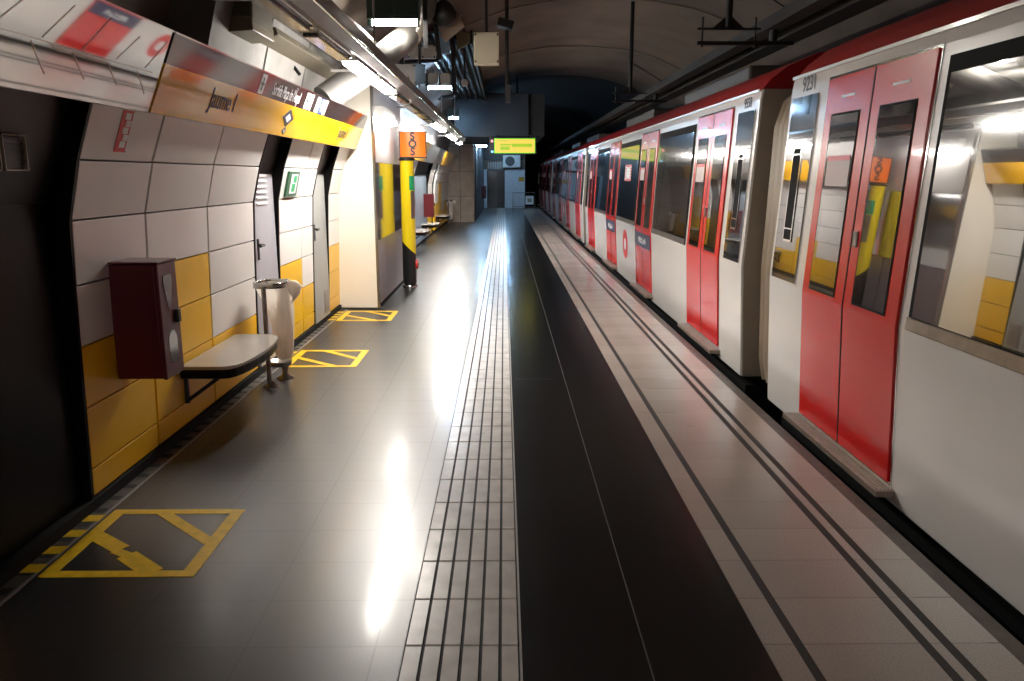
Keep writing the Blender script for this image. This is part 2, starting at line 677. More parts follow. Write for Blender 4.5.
# whitewashed lining above the fascia
b = MB()
b.local = False
yy = 5.42
while yy < 9.2:
    y2 = min(yy + 1.22, 9.33)
    b.prism([(-2.28, yy + .02, 2.0), (-2.02, yy + .02, 2.05), (-1.98, yy + .02, 2.4), (-1.86, yy + .02, 2.85), (-2.0, yy + .02, 3.02), (-2.28, yy + .02, 2.6)], (0, y2 - yy - .04, 0))
    yy += 1.22
struct(b.build('wall_left', UPWALL))
b = MB()
b.local = False
b.prism([(-2.3, 11.95, 2.0), (-2.0, 11.95, 2.05), (-1.86, 11.95, 2.85), (-2.1, 11.95, 3.0)], (0, 15.6, 0))
struct(b.build('wall_left', GREYM))

# far concrete pier and walls beyond
b = MB()
b.local = False
b.box(-2.5, -1.06, 27.6, 28.6, 0, 3.1)
pier = struct(b.build('wall_pier', CONC))
pier.name = 'wall_left'
b = MB()
for z in (.9, 1.75, 2.6):
    b.box(-2.5, -1.058, 27.592, 27.6, z, z + .012)
b.box(-1.55, -1.535, 27.59, 27.6, 0, 3.1)
b.build('joint_line', DARKM, pier)
struct(slab('wall_left', -2.5, -1.02, 0, 3.1, mat('far_side_wall', (.12, .12, .13), .6), 28.6, 40))
ew = struct(slab('wall_end', -2.5, 1.06, 0, 1.92, ENDWALL, 40, 40.2))
struct(slab('wall_end', -2.5, 1.06, 1.92, 2.4, mat('end_wall_band', (.16, .13, .10), .7), 40, 40.2))
struct(slab('wall_end', -2.5, 1.06, 2.4, 4.6, DARKM, 40, 40.2))
struct(slab('wall_end', -2.6, 6.2, -1.6, 4.9, BLACK, 60, 60.2))  # added black sheet that hides the grey background, stands for tunnel darkness
d = MB()
d.local = False
d.box(-.86, .04, 39.95, 40, 0, 1.9)
d5 = struct(d.build('door_5', DOORDK))
b = MB()
for x in (-.86, -.42, .0):
    b.box(x, x + .04, 39.93, 39.96, 0, 1.9)
b.box(-.86, .04, 39.93, 39.96, 1.86, 1.9)
b.build('door_frame', DARKM, d5)
b = MB()
for k in range(7):
    b.box(-.82 + k * .12, -.75 + k * .12, 39.9, 39.95, 1.95, 2.3)
b.build('ribbed_transom', GREYM, d5)

# ------------------------------------------------------------------ fascia sign bands
FB = Vector((-1.74, 0, 1.905))
FT = Vector((-1.585, 0, 2.275))
FV = (FT - FB)
FN = Vector((FV.z, 0, -FV.x)).normalized()


def fpt(y, v, d=0.0):
    p = FB + FV * v + FN * d
    return Vector((p.x, y, p.z))


def fband(b, y0, y1, v0, v1, d0=-.02, d1=0.0):
    b.prism([fpt(y0, v0, d0), fpt(y0, v0, d1), fpt(y0, v1, d1), fpt(y0, v1, d0)], (0, y1 - y0, 0))
    return b


def fascia(y0, y1, label, parts):
    o = thing('sign_fascia', fpt((y0 + y1) / 2, 0), label, 'sign')
    fr = MB()
    fr.prism([fpt(y0, -.02, -.06), fpt(y0, -.02, -.02), fpt(y0, 1.0, -.02), fpt(y0, 1.0, -.06)], (0, y1 - y0, 0))
    fr.build('casing', GREYM, o)
    e = MB()
    fband(e, y0, y1, 1.0, 1.02, -.06, .006)
    e.build('top_edge', CHROME, o)
    for ya, yb, v0, v1, m, nm in parts:
        fband(MB(), ya, yb, v0, v1).build(nm, m, o)
    return o


f1 = fascia(-4, 3.94, 'long glossy line-map strip high on the near left wall, reflecting the train', [(-4, 3.93, 0, 1, FASC_M, 'map_panel')])
b = MB()
fband(b, -3.8, 3.85, .462, .478, .0, .001)
MAPINK = mirror_mat('printed_map_ink', (.8, .6, .52), .45, .04)
b.build('map_line', MAPINK, f1)
b = MB()
yy = .2
while yy < 3.8:
    p = fpt(yy, .44, .001)
    q = fpt(yy + .13, .16 + random.random() * .08, .001)
    b.obox((p + q) / 2, (q - p) / 2, FN * .001, (q - p).cross(FN).normalized() * .003)
    p = fpt(yy + .06, .5, .001)
    q = fpt(yy + .2, .80 + random.random() * .1, .001)
    b.obox((p + q) / 2, (q - p) / 2, FN * .001, (q - p).cross(FN).normalized() * .0025)
    yy += .27
b.build('station_names', MAPINK, f1)
f2 = fascia(3.95, 9.35, 'yellow station name sign band with dark strip on top, on the left wall', [(3.96, 9.34, 0, .62, FASC_Y, 'yellow_panel'), (3.96, 9.34, .62, 1, FASC_K, 'dark_strip')])
UY = Vector((0, 1, 0))
FVn = FV.normalized()
for yc, nm in ((4.84, 'station_name'), (8.35, 'station_name')):
    text(nm, 'Jaume I', .165, fpt(yc, .36, .002), UY, FVn, INKK, f2, sx=.85, bold=.001)
SX = .55
text('exit_text', "Sortida Plaça de l'Àngel", .125, fpt(6.03, .79, .002), UY, FVn, INKW, f2, sx=.62, bold=.001)
for yc, m, hw_ in ((5.42, INKW, .05), (6.62, INKW, .06), (6.74, INKW, .04), (6.98, INKW, .06), (7.13, INKB, .06), (7.26, INKW, .045)):
    b = MB()
    fband(b, yc - hw_, yc + hw_, .64, .97, 0, .002)
    pic = b.build('pictogram', m, f2)
    b = MB()
    fband(b, yc - .012, yc + .012, .70, .92, .002, .003)
    fband(b, yc - hw_ * .7, yc + hw_ * .7, .79, .83, .002, .003)
    b.build('pictogram_figure', {5.42: INKK, 6.62: INKK, 6.74: INKR, 6.98: INKK, 7.13: INKW, 7.26: INKB}[yc], pic)
# metro lozenge and arrow
b = MB()


def lozenge(b, yc, vc, ry, rv, d0, d1):
    pts = [fpt(yc - ry, vc, d0), fpt(yc, vc - rv, d0), fpt(yc + ry, vc, d0), fpt(yc, vc + rv, d0)]
    b.prism(pts, FN * (d1 - d0))


lozenge(b, 6.25, .37, .15, .18, 0, .002)
lozenge(b, 6.25, .11, .06, .09, 0, .002)
b.k = 1
lozenge(b, 6.25, .37, .075, .09, .002, .003)
lozenge(b, 6.25, .11, .025, .04, .002, .003)
b.build('metro_lozenge', [INKK, INKW], f2)
f3 = fascia(11.96, 27.5, 'grey far sign band on the left wall beyond the help point, with two yellow panels', [(11.96, 14.7, 0, 1, FASC_G, 'grey_panel'), (14.7, 17.2, 0, 1, FASC_Y, 'yellow_panel'), (17.2, 21.7, 0, 1, FASC_G, 'grey_panel'), (21.7, 25, 0, 1, FASC_Y, 'yellow_panel'), (25, 27.5, 0, 1, FASC_G, 'grey_panel')])

# ------------------------------------------------------------------ small things on the left wall
o = thing('warning_sticker', (-1.84, 3.95, 1.71), 'small red and white sticker on the topmost white wall panel', 'sticker')
zn = (WPR[7][1] - WPR[6][1]) / (WPR[7][0] - WPR[6][0])


def wsk(b, y0, y1, z0, z1, d0, d1, sl=0.0):
    b.prism([(wx(z0) + d0, y0, z0), (wx(z0) + d1, y0, z0), (wx(z1) + d1, y0 + sl, z1), (wx(z1) + d0, y0 + sl, z1)], (0, y1 - y0, 0))


b = MB()
wsk(b, 3.84, 3.96, 1.715, 1.91, .0, .003)
b.build('sticker_sheet', INKR, o)
b = MB()
for k in range(5):
    wsk(b, 3.875 + .018 * (k % 2), 3.93 + .012 * (k % 2), 1.735 + k * .033, 1.765 + k * .033, .003, .004)
wsk(b, 3.945, 3.96, 1.72, 1.905, .003, .004)
b.build('white_marks', INKW, o)

o = thing('exit_sign', (-1.88, 7.15, 1.41), 'small green and white pictogram sign on a white panel between the two grey doors', 'sign')
b = MB()
wsk(b, 6.97, 7.33, 1.42, 1.64, .003, .02)
b.build('sign_board', mat('sign_dark_green', (.02, .10, .05), .3), o)
b = MB()
wsk(b, 7.06, 7.27, 1.445, 1.615, .02, .022)
b.build('white_field', INKW, o)
b = MB()
wsk(b, 7.11, 7.22, 1.46, 1.53, .022, .024)
wsk(b, 7.14, 7.24, 1.54, 1.60, .022, .024)
b.build('figure', INKG, o)


def hose_cabinet(y, label, x0=-1.99, x1=-1.735, z0=.60, z1=1.19):
    o = thing('hose_cabinet', (x0, y + .1, z0), label, 'cabinet', 'red wall cabinets')
    b = MB()
    b.box(x0, x1 - .02, y, y + .21, z0, z1)
    b.build('cabinet_body', REDCAB, o, bevel=.006)
    b = MB()
    b.box(x1 - .02, x1, y - .004, y + .214, z0 - .004, z1 + .004)
    d = b.build('cabinet_door', REDCAB, o, bevel=.006)
    cg = MATS.get('cabinet_glass') or mirror_mat('cabinet_glass', (.05, .03, .035), .12, .08)
    for poly in ([(y + .05, z1 - .06), (y + .14, z1 - .06), (y + .15, z1 - .09), (y + .11, z1 - .24), (y + .08, z1 - .24), (y + .04, z1 - .09)], [(y + .06, z0 + .07), (y + .14, z0 + .07), (y + .15, z0 + .1), (y + .15, z0 + .2), (y + .12, z0 + .24), (y + .08, z0 + .24), (y + .05, z0 + .2), (y + .05, z0 + .1)]):
        b = MB()
        b.prism([(x1, p_, q_) for p_, q_ in poly], (.003, 0, 0))
        b.build('inspection_window', cg, d)
    b = MB()
    b.box(x1, x1 + .02, y + .15, y + .185, z0 + .27, z0 + .34)
    b.build('latch', BLACK, d, bevel=.003)
    b = MB()
    b.box(x0, x1 + .006, y - .008, y + .218, z1 + .004, z1 + .014)
    b.build('lid', REDCAB, o, bevel=.003)
    return o


hose_cabinet(3.86, 'dark red wall cabinet beside the near bench, two small windows in its door', -1.99, -1.735, .575, 1.165)
hose_cabinet(19.4, 'distant red wall cabinet above the far benches', -1.99, -1.75, .6, 1.15)
hose_cabinet(35.6, 'most distant red cabinet on the dim wall beside the end door', -1.02, -.82, .6, 1.15)


def bench(yc, label, half=.5):
    o = thing('wall_bench', (-1.95, yc, .30), label, 'bench', 'half-oval wall benches')
    xw, xo = -1.995, -1.73
    pts = [(xw, yc - half), (xo, yc - half)]
    for k in range(1, 13):
        a = k / 13 * math.pi
        pts.append((xo + .125 * math.sin(a) ** .8, yc - half * math.cos(a) * 1.0))
    pts += [(xo, yc + half), (xw, yc + half)]
    b = MB()
    b.prism([(x, y, .435) for x, y in pts], (0, 0, .022))
    b.build('seat_top', SEATTOP, o, bevel=.004)
    b = MB()
    ins = [(x - (.006 if x > xw else 0), yc + (y - yc) * .985) for x, y in pts]
    b.prism([(x, y, .375) for x, y in ins], (0, 0, .06))
    b.build('seat_edge', BLACKP, o, bevel=.01)
    for s in (-1, 1):
        y = yc + s * (half - .09)
        b = MB()
        b.box(-2.01, -1.985, y - .012, y + .012, .2, .39)
        b.tube([(-1.99, y, .22), (-1.76, y, .385)], .012, 8)
        b.build('bracket', BLACK, o)
    return o


bench(5.10, 'nearest half-oval wall bench with pale top, between the red cabinet and the bin')
bench(16.8, 'first of the three distant wall benches, just past the yellow help pole')
bench(19.3, 'middle of the three distant wall benches, below the far red cabinet')
bench(23.3, 'farthest of the wall benches, in front of the concrete pier')


def litter_bin(dx, dy, label):
    o = thing('litter_bin', (-1.8 + dx, 5.9 + dy, 0), label, 'bin', 'bag bins on posts')

    def A(x, y, z):
        return (x + dx, y + dy, z)
    b = MB()
    ring = []
    cx, cy = -1.80, 5.94
    for k in range(28):
        a = k / 28 * math.tau
        ca, sa = math.cos(a), math.sin(a)
        ring.append((cx + .125 * math.copysign(abs(ca) ** .6, ca), cy + .15 * math.copysign(abs(sa) ** .6, sa)))
    n = 28
    for i in range(n):
        (xa, ya), (xb, yb) = ring[i], ring[(i + 1) % n]
        k = .86
        xc, yc_ = cx + (xa - cx) * k, cy + (ya - cy) * k
        xd, yd = cx + (xb - cx) * k, cy + (yb - cy) * k
        b.s = True
        b.add([A(xa, ya, .765), A(xb, yb, .765), A(xb, yb, .805), A(xa, ya, .805), A(xc, yc_, .765), A(xd, yd, .765), A(xd, yd, .805), A(xc, yc_, .805)], [(0, 1, 2, 3), (4, 7, 6, 5), (3, 2, 6, 7), (0, 4, 5, 1)])
    b.build('top_ring', STEEL, o)
    b = MB()
    b.tube([A(-1.815, 5.775, .02), A(-1.815, 5.775, .775)], .018, 12)
    b.lathe(A(-1.805, 5.782, 0), [(.06, 0), (.06, .008), (.03, .03), (.018, .05)], 16)
    b.build('post', STEELD, o)
    b = MB()
    b.lathe(A(-1.77, 6.05, 0), [(.07, 0), (.07, .008), (.03, .03), (.022, .06), (.03, .10), (.022, .125)], 16)
    b.lathe(A(-1.79, 6.0, .11), [(.03, 0), (.085, .012), (.095, .05), (.088, .05), (.075, .02), (0, .015)], 20)
    b.build('lower_cup', STEELD, o)
    # bag
    rnd = random.Random(3)
    b = MB()
    b.s = True
    levels = [(.80, 1.0, 0), (.785, 1.10, 0), (.73, 1.07, .0), (.66, .93, .006), (.55, .80, .01), (.42, .70, .012), (.28, .62, .012), (.20, .52, .0), (.175, .36, 0), (.165, .05, 0)]
    nn = 36
    vs = []
    for z, k, q in levels:
        for i in range(nn):
            a = i / nn * math.tau
            ca, sa = math.cos(a), math.sin(a)
            wv = 1 + .05 * math.sin(a * 7 + z * 6) + .03 * math.sin(a * 13 - z * 9)
            dd = .07 * min(1, (.8 - z) / .3)
            vs.append(A(cx + dd * .6 + .112 * k * wv * math.copysign(abs(ca) ** .7, ca), cy + .02 + dd + .137 * k * wv * math.copysign(abs(sa) ** .7, sa), z))
    fs = [(i * nn + j, i * nn + (j + 1) % nn, (i + 1) * nn + (j + 1) % nn, (i + 1) * nn + j) for i in range(len(levels) - 1) for j in range(nn)]
    b.add(vs, fs)
    # gathered tail of spare film on the platform side
    tv = []
    tl = [(0.10, .79, .02), (.15, .77, .05), (.19, .72, .055), (.175, .67, .04), (.14, .63, .02)]
    for px, pz, pr in tl:
        for i in range(12):
            a = i / 12 * math.tau
            q = pr * (1 + .25 * math.sin(a * 3 + pz * 20))
            tv.append(A(cx + px + q * math.cos(a) * .6, cy + .02 + q * 1.3 * math.sin(a), pz + q * math.cos(a) * .7))
    b.add(tv, [(i * 12 + j, i * 12 + (j + 1) % 12, (i + 1) * 12 + (j + 1) % 12, (i + 1) * 12 + j) for i in range(4) for j in range(12)])
    b.build('bin_bag', BAG, o)
    return o


litter_bin(0, 0, 'steel post bin with white plastic bag, beside the near wall bench')
litter_bin(-.03, 20.2, 'distant bin with a bulging white bag, in front of the concrete pier')


# ------------------------------------------------------------------ yellow floor markings
def marking(dy, label, rough_bits=False, xr=-1.27):
    o = MB()
    z0, z1 = .0005, .0022
    xl, y0, y1 = -1.885, 2.89, 3.53

    def bar(p, q, w_):
        p, q = Vector((*p, 0)), Vector((*q, 0))
        u = (q - p).normalized()
        nrm = Vector((-u.y, u.x, 0)) * w_ / 2
        nonlocal z1
        z1 += .00012
        pts = [p - nrm, q - nrm, q + nrm, p + nrm]
        o.prism([(v.x, v.y + dy, z0) for v in pts], (0, 0, z1 - z0))
    bar((xl - .01, y0 + .02), (xr, y0 + .02), .05)
    bar((xl - .01, y1 - .02), (xr - .03, y1 - .02), .05)
    bar((xr - .03, y0), (xr - .03, y1), .06)
    bar((xl + .01, y0), (xl + .01, y1), .06)
    bar((-1.66, y1 - .03), (xr - .05, y0 + .30), .055)
    if rough_bits:
        bar((xl + .01, y0 + .38), (-1.68, y0 + .235), .075)
        bar((-1.70, y0 + .22), (-1.6, y0 + .165), .045)
        bar((-1.63, y0 + .18), (-1.45, y0 + .03), .085)
    else:
        bar((xl + .01, y0 + .36), (-1.47, y0 + .03), .055)
    # painted hatching that runs over the drain
    for k in range(4):
        a = y0 + .03 + k * .16
        o.prism([(-2.01, a + dy, .0028), (-1.92, a + dy, .0042), (-1.92, a + .07 + dy, .0042), (-2.01, a + .07 + dy, .0028)], (0, 0, .0006))
    return tag(o.build('floor_marking', MARKY), label, 'floor marking', 'yellow keep-clear markings')


marking(0, 'nearest yellow keep-clear marking on the floor, worn diagonal, in front of the black wall panel', True)
marking(3.53, 'yellow keep-clear marking on the floor beside the bin, before the first grey door', xr=-1.27)
marking(5.68, 'yellow keep-clear marking on the floor at the foot of the cream wall return', xr=-1.28)

# ------------------------------------------------------------------ help point
o = thing('help_pole', (-1.385, 11.28, 0), 'yellow and black help pole with an orange SOS box on top, beside the steel-clad block', 'help point')
px_, py_ = -1.385, 11.28
b = MB()
b.lathe((px_, py_, 0), [(.11, 0), (.11, .03), (.085, .04), (.085, .09)], 24)
b.build('base_collar', STEEL, o)
b = MB()
b.s = True
n = 32
vs = []
for i in range(n):
    a = i / n * math.tau
    vs.append((px_ + .10 * math.cos(a), py_ + .10 * math.sin(a), .06))
for i in range(n):
    a = i / n * math.tau
    vs.append((px_ + .10 * math.cos(a), py_ + .10 * math.sin(a), .585 - 1.0 * .10 * math.cos(a)))
b.add(vs, [(i, (i + 1) % n, n + (i + 1) % n, n + i) for i in range(n)])
b.build('lower_sleeve', POLEK, o)
b = MB()
b.s = True
vs2 = vs[n:] + [(px_ + .10 * math.cos(i / n * math.tau), py_ + .10 * math.sin(i / n * math.tau), 1.82) for i in range(n)]
b.add(vs2, [(i, (i + 1) % n, n + (i + 1) % n, n + i) for i in range(n)])
b.s = False
b.add(vs2[n:], [tuple(range(n))])
b.build('upper_sleeve', POLEY, o)


def arc_patch(b, a0, a1, z0, z1, r, k=6):
    for i in range(k):
        p, q = a0 + (a1 - a0) * i / k, a0 + (a1 - a0) * (i + 1) / k
        b.add([(px_ + r * math.cos(p), py_ + r * math.sin(p), z0), (px_ + r * math.cos(q), py_ + r * math.sin(q), z0), (px_ + r * math.cos(q), py_ + r * math.sin(q), z1), (px_ + r * math.cos(p), py_ + r * math.sin(p), z1)], [(0, 1, 2, 3)])


b = MB()
arc_patch(b, -1.2, .35, 1.40, 1.60, .1015)
b.build('green_label', INKG, o)
b = MB()
arc_patch(b, -1.05, .35, 1.0, 1.39, .1015)
b.build('intercom_plate', STEELD, o)
b = MB()
b.tube([(px_ + .095, py_, .34), (px_ + .125, py_, .34)], .07, 18)
b.build('call_button', INKR, o)
b = MB()
b.lathe((px_, py_, 1.80), [(.075, 0), (.115, .02), (.115, .045), (.06, .06)], 24)
b.build('neck', DARKM, o)
b = MB()
pts = []
cxs, hw = px_ + .10, .175
for k in range(9):
    a = -1 + 2 * k / 8
    pts.append((cxs + hw * a, py_ - .09 - .025 * (1 - a * a), 1.865))
pts += [(cxs + hw, py_ + .07, 1.865), (cxs - hw, py_ + .07, 1.865)]
b.prism(pts, (0, 0, .335))
sosb = b.build('sos_box', ORANGE, o)
b = MB()
b.box(cxs - hw - .012, cxs + hw + .012, py_ - .1, py_ + .08, 2.2, 2.212)
b.box(cxs - hw - .012, cxs + hw + .012, py_ - .1, py_ + .08, 1.853, 1.865)
b.box(cxs - hw - .014, cxs - hw, py_ - .1, py_ + .08, 1.853, 2.212)
b.box(cxs + hw, cxs + hw + .006, py_ - .05, py_ + .05, 1.9, 2.17)
b.build('box_rim', DARKM, o)
for k, ch in enumerate('SOS'):
    text('letter', ch, .14, (cxs - .0, py_ - .121, 2.14 - k * .105), (1, 0, 0), (0, 0, 1), INKK, sosb, ext=.002, bold=.006)

# ------------------------------------------------------------------ lighting trunking over the left side
o = thing('lighting_trunking', (-1.19, 5, 2.52), 'long grey lighting trunking running over the left side of the platform', 'trunking')
b = MB()
b.prism([(-1.31, -8, 2.525), (-1.145, -8, 2.525), (-1.065, -8, 2.58), (-1.065, -8, 2.665), (-1.11, -8, 2.705), (-1.31, -8, 2.705)], (0, 30.2, 0))
b.build('trunking_body', GREYM, o)
for x, z, rr in ((-1.072, 2.575, .010), (-1.31, 2.53, .007)):
    b = MB()
    b.tube([(x, -8, z), (x, 22.2, z)], rr, 8)
    b.build('edge_rail', CHROME, o)
for y in (1.5, 4.6, 7.6, 11.5, 15.5, 19.5):
    b = MB()
    b.box(-1.62, -1.31, y - .012, y + .012, 2.555, 2.575)
    b.build('wall_bracket', GREYM, o)
    b = MB()
    b.tube([(-1.2, y, 2.70), (-1.2, y, 3.7)], .009, 8)
    b.build('drop_rod', GREYM, o)
PITCH = 1.23
LIT = {0, 1, 6, 7, 9, 10, 12, 13, -8, -11}
first = {}
for k in range(-11, 13):
    y = 6.38 + k * PITCH
    lit = k in LIT
    gp = None
    if k == 0:
        lb = 'nearer of the two glaring lit lamps under the trunking, above the yellow sign band'
    elif k == 1:
        lb = 'second glaring lit lamp under the trunking, just beyond the nearer one'
    elif k < 0 and lit:
        lb, gp = 'lit trunking lamp nearer than the row of unlit lamps, above the near platform', 'near lit trunking lamps'
    elif k < 0:
        lb, gp = 'unlit trunking lamp nearer than the two glaring lit ones', 'unlit near trunking lamps'
    elif lit:
        lb, gp = 'small distant lit lamp under the far trunking', 'distant lit trunking lamps'
    else:
        lb, gp = 'unlit dark lamp under the trunking beyond the two glaring lit ones', 'unlit far trunking lamps'
    if lit in first:
        o = copy_tree(first[lit])
        o.location = (-1.225, y + .56, 2.49)
        if 'group' in o:
            del o['group']
        tag(o, lb, 'lamp', gp)
        continue
    o = thing('trunking_lamp', (-1.225, y + .56, 2.49), lb, 'lamp', gp)
    x0, x1 = -1.29, -1.165
    b = MB()
    b.box(x0, x1, y + .02, y + 1.10, 2.508, 2.525)
    b.box(x0, x0 + .008, y + .02, y + 1.10, 2.498, 2.508)
    b.box(x1 - .008, x1, y + .02, y + 1.10, 2.498, 2.508)
    b.box(x0, x1, y + .02, y + .045, 2.485, 2.508)
    b.box(x0, x1, y + 1.075, y + 1.10, 2.485, 2.508)
    b.build('lamp_housing', CHROME if not lit else GREYM, o)
    b = MB()
    b.box(x0 + .012, x1 - .012, y + .05, y + 1.07, 2.462, 2.505)
    b.build('diffuser', LAMP if lit else UNLIT, o, bevel=.01)
    first[lit] = o
o = thing('wall_lamp', (-1.46, 10.1, 2.3), 'glaring lit lamp on the white upper panel behind the SOS box', 'lamp')
b = MB()
b.box(-1.54, -1.44, 9.6, 10.6, 2.30, 2.42)
b.build('lamp_housing', WHITE, o, bevel=.006)
b = MB()
b.box(-1.53, -1.42, 9.62, 10.58, 2.245, 2.30)
b.build('diffuser', mat('lit_wall_diffuser', (.9, .9, .9), .4, emit=(1, .95, .88), es=45), o)

# ------------------------------------------------------------------ tubes across the platform
def cross_tube(x0, x1, Y, z, label, m=TUBE, box=True, housing=DGREEN, bh=.2):
    o = thing('tube_lamp', ((x0 + x1) / 2, Y, z - .02), label, 'lamp')
    b = MB()
    b.tube([(x0, Y, z), (x1, Y, z)], .028, 12)
    b.build('tube', m, o)
    b = MB()
    b.box(x0 - .05, x1 + .02, Y - .06, Y + .12, z + .034, z + .04 + bh)
    b.box(x0 - .05, x0, Y - .02, Y + .06, z - .03, z + .04)
    b.box(x1, x1 + .02, Y - .02, Y + .06, z - .03, z + .04)
    b.box((x0 + x1) / 2 - .01, (x0 + x1) / 2 + .01, Y - .07, Y - .06, z + .06, z + .03 + bh)
    b.build('housing', housing, o, bevel=.004)
    b = MB()
    for x in (x0 + .1, x1 - .1):
        b.tube([(x, Y + .05, z + bh), (x, Y + .05, z + bh + .9)], .008, 6)
    b.build('hanger', DARKM, o)
    return o


cross_tube(-1.44, -.95, 9, 3.24, 'bright warm tube lamp under a dark green box, high at the left of the ceiling', TUBEW, bh=.30)
cross_tube(-1.50, -1.04, 16, 3.31, 'cool blue-white tube lamp below a pair of pale boxes, mid distance', TUBE)
p = at(453, 118, 21)
cross_tube(p.x - .10, p.x + .14, 21, p.z, 'tiny cool tube lamp seen left of the dark suspended box', TUBE)
p = at(476, 141, 34)
cross_tube(p.x - .28, p.x + .28, 34, p.z, 'far cool tube lamp under the dark suspended box, upper of two', TUBE)
p = at(480, 146, 30)
cross_tube(p.x - .25, p.x + .25, 30, p.z, 'far cool tube lamp under the dark suspended box, lower of two', TUBE, bh=.05)

cross_tube(-.2, .2, 37, 2.95, 'added far tube lamp, unseen behind the lit platform display, brightening the end wall', TUBE, bh=.05)  # added tube, out of sight, to light the end wall

# ------------------------------------------------------------------ overhead clutter
def slabbox(name, px0, py0, px1, py1, Y, dep, m, label, cat, group=None, bevel=.008, hang=False, extra=None):
    a = at(px0, py1, Y)
    c = at(px1, py0, Y)
    o = thing(name, ((a.x + c.x) / 2, Y + dep / 2, a.z), label, cat, group)
    b = MB()
    b.box(a.x, c.x, Y, Y + dep, a.z, c.z)
    b.build('casing', m, o, bevel=bevel)
    w_, h_ = c.x - a.x, c.z - a.z
    b = MB()
    for sx in (.06, .94):
        for sz in (.08, .92):
            q = Vector((a.x + w_ * sx, Y, a.z + h_ * sz))
            b.tube([q, q - Vector((0, .012, 0))], .012, 8)
    b.build('screws', DARKM, o)
    if hang:
        b = MB()
        b.tube([((a.x + c.x) / 2, Y + dep / 2, c.z), ((a.x + c.x) / 2, Y + dep / 2, 4.4)], .018, 8)
        b.build('hanging_rod', DARKM, o)
    return o, a, c


slabbox('junction_cabinet', 474, 32, 499, 64, 9, .16, BEIGE, 'large beige cabinet hanging from the vault on a rod, right of the lamps', 'cabinet', hang=True)
for (a_, c_, lb) in (((408, 46), (421, 58), 'left of the upper pair of pale square boxes among the ceiling pipes'), ((422, 45), (435, 58), 'right of the upper pair of pale square boxes among the ceiling pipes'), ((428, 73), (438, 84), 'left of the lower pair of pale square boxes above a blue tube lamp'), ((440, 73), (450, 84), 'right of the lower pair of pale square boxes above a blue tube lamp')):
    Yd = 12 if a_[1] < 60 else 15
    slabbox('junction_box', a_[0], a_[1], c_[0], c_[1], Yd, .12, mat('pale_box', (.62, .60, .52), .5), lb, 'box', 'pale boxes overhead')
slabbox('junction_box', 461, 79, 468, 86, 14, .1, WHITE, 'single small white box hanging below the big beige cabinet', 'box', hang=True)
slabbox('metal_housing', 388, 64, 415, 88, 11.5, .4, GREYM, 'grey metal housing above the trunking, left of the lower pale boxes', 'housing', hang=True)
slabbox('metal_sheet', 415, 64, 425, 84, 11.4, .05, BLUEPL, 'bluish sheet at the right side of the grey metal housing', 'sheet', hang=True)
slabbox('metal_sheet', 439, 28, 449, 54, 11.5, .04, BLUEPL, 'upright bluish sheet right of the upper pair of pale boxes', 'sheet', hang=True)
# big round fan end in front of the grey housing
p = at(401, 80, 11.5)
b = MB()
b.tube([p, p + Vector((0, -.3, 0))], [.13, .13], 20)
tag(b.build('fan_drum', GREYM), 'round grey drum on the front of the metal housing', 'fan')

# camera on a black drop pole
p = at(507, 97, 12)
q = at(507, 26, 12)
o = thing('drop_pole', (p.x, 12, p.z), 'thin black drop pole with a small camera head, right of the beige cabinet', 'camera')
b = MB()
b.tube([p, (p.x, 12, 4.5)], .028, 10)
b.build('pole', BLACK, o)
b = MB()
b.obox((q.x - .02, 11.9, q.z), (.11, 0, -.03), (0, .14, 0), (.015, 0, .055))
b.build('camera_head', BLACK, o, bevel=.01)
p = at(508, 85, 12)
b = MB()
b.box(p.x - .04, p.x + .04, 11.95, 12.05, p.z - .25, p.z)
b.build('lower_clamp', DARKM, o)

# suspended dark box that carries the display
o = thing('suspended_box', (-.3, 23.5, 2.66), 'huge dark blue box hanging across the far platform above the lit display', 'ceiling box')
b = MB()
b.box(-1.38, .70, 22.3, 27.3, 2.67, 3.85)
b.build('casing', DARKWALL, o, bevel=.02)
b = MB()
b.box(.70, 1.15, 22.6, 27.3, 2.72, 3.85)
b.build('side_panel', BLACK, o)
b = MB()
for x in (-1.0, .4):
    b.tube([(x, 24, 3.8), (x, 24, 4.55)], .03, 8)
b.build('hanger', DARKM, o)
o = thing('platform_display', (.24, 22.15, 2.2), 'yellow-green lit platform display hanging below the dark suspended box', 'display')
b = MB()
b.box(-.42, .90, 22.08, 22.24, 2.20, 2.65)
b.build('casing', BLACK, o)
b = MB()
b.box(-.27, .87, 22.06, 22.08, 2.22, 2.62)
b.build('green_rim', GREENRIM, o)
b = MB()
b.box(-.25, .855, 22.05, 22.06, 2.235, 2.60)
b.build('lit_screen', SIGNLIT, o)
b = MB()
b.box(-.16, .1, 22.044, 22.05, 2.55, 2.562)
b.box(-.1, .2, 22.044, 22.05, 2.43, 2.47)
b.box(.22, .78, 22.044, 22.05, 2.395, 2.475)
b.box(-.1, .16, 22.044, 22.05, 2.31, 2.40)
b.build('text_lines', SIGNGRN, o)
b = MB()
b.box(-.36, -.30, 22.06, 22.08, 2.52, 2.58)
b.k = 1
b.box(-.36, -.29, 22.06, 22.08, 2.24, 2.29)
b.build('status_light', [mat('status_red', (.8, .2, .2), .4, emit=(1, .25, .3), es=1.2), mat('status_blue', (.2, .5, .7), .4, emit=(.1, .5, .8), es=1)], o)
b = MB()
for x in (-.2, .7):
    b.tube([(x, 22.15, 2.64), (x, 22.3, 2.72)], .02, 8)
b.build('hanger', DARKM, o)

# ducts, pipes, cables at the upper left
def pipe(name, pts, r, m, label, cat='pipe', n=14):
    b = MB()
    b.tube(pts, r, n)
    return tag(b.build(name, m), label, cat)


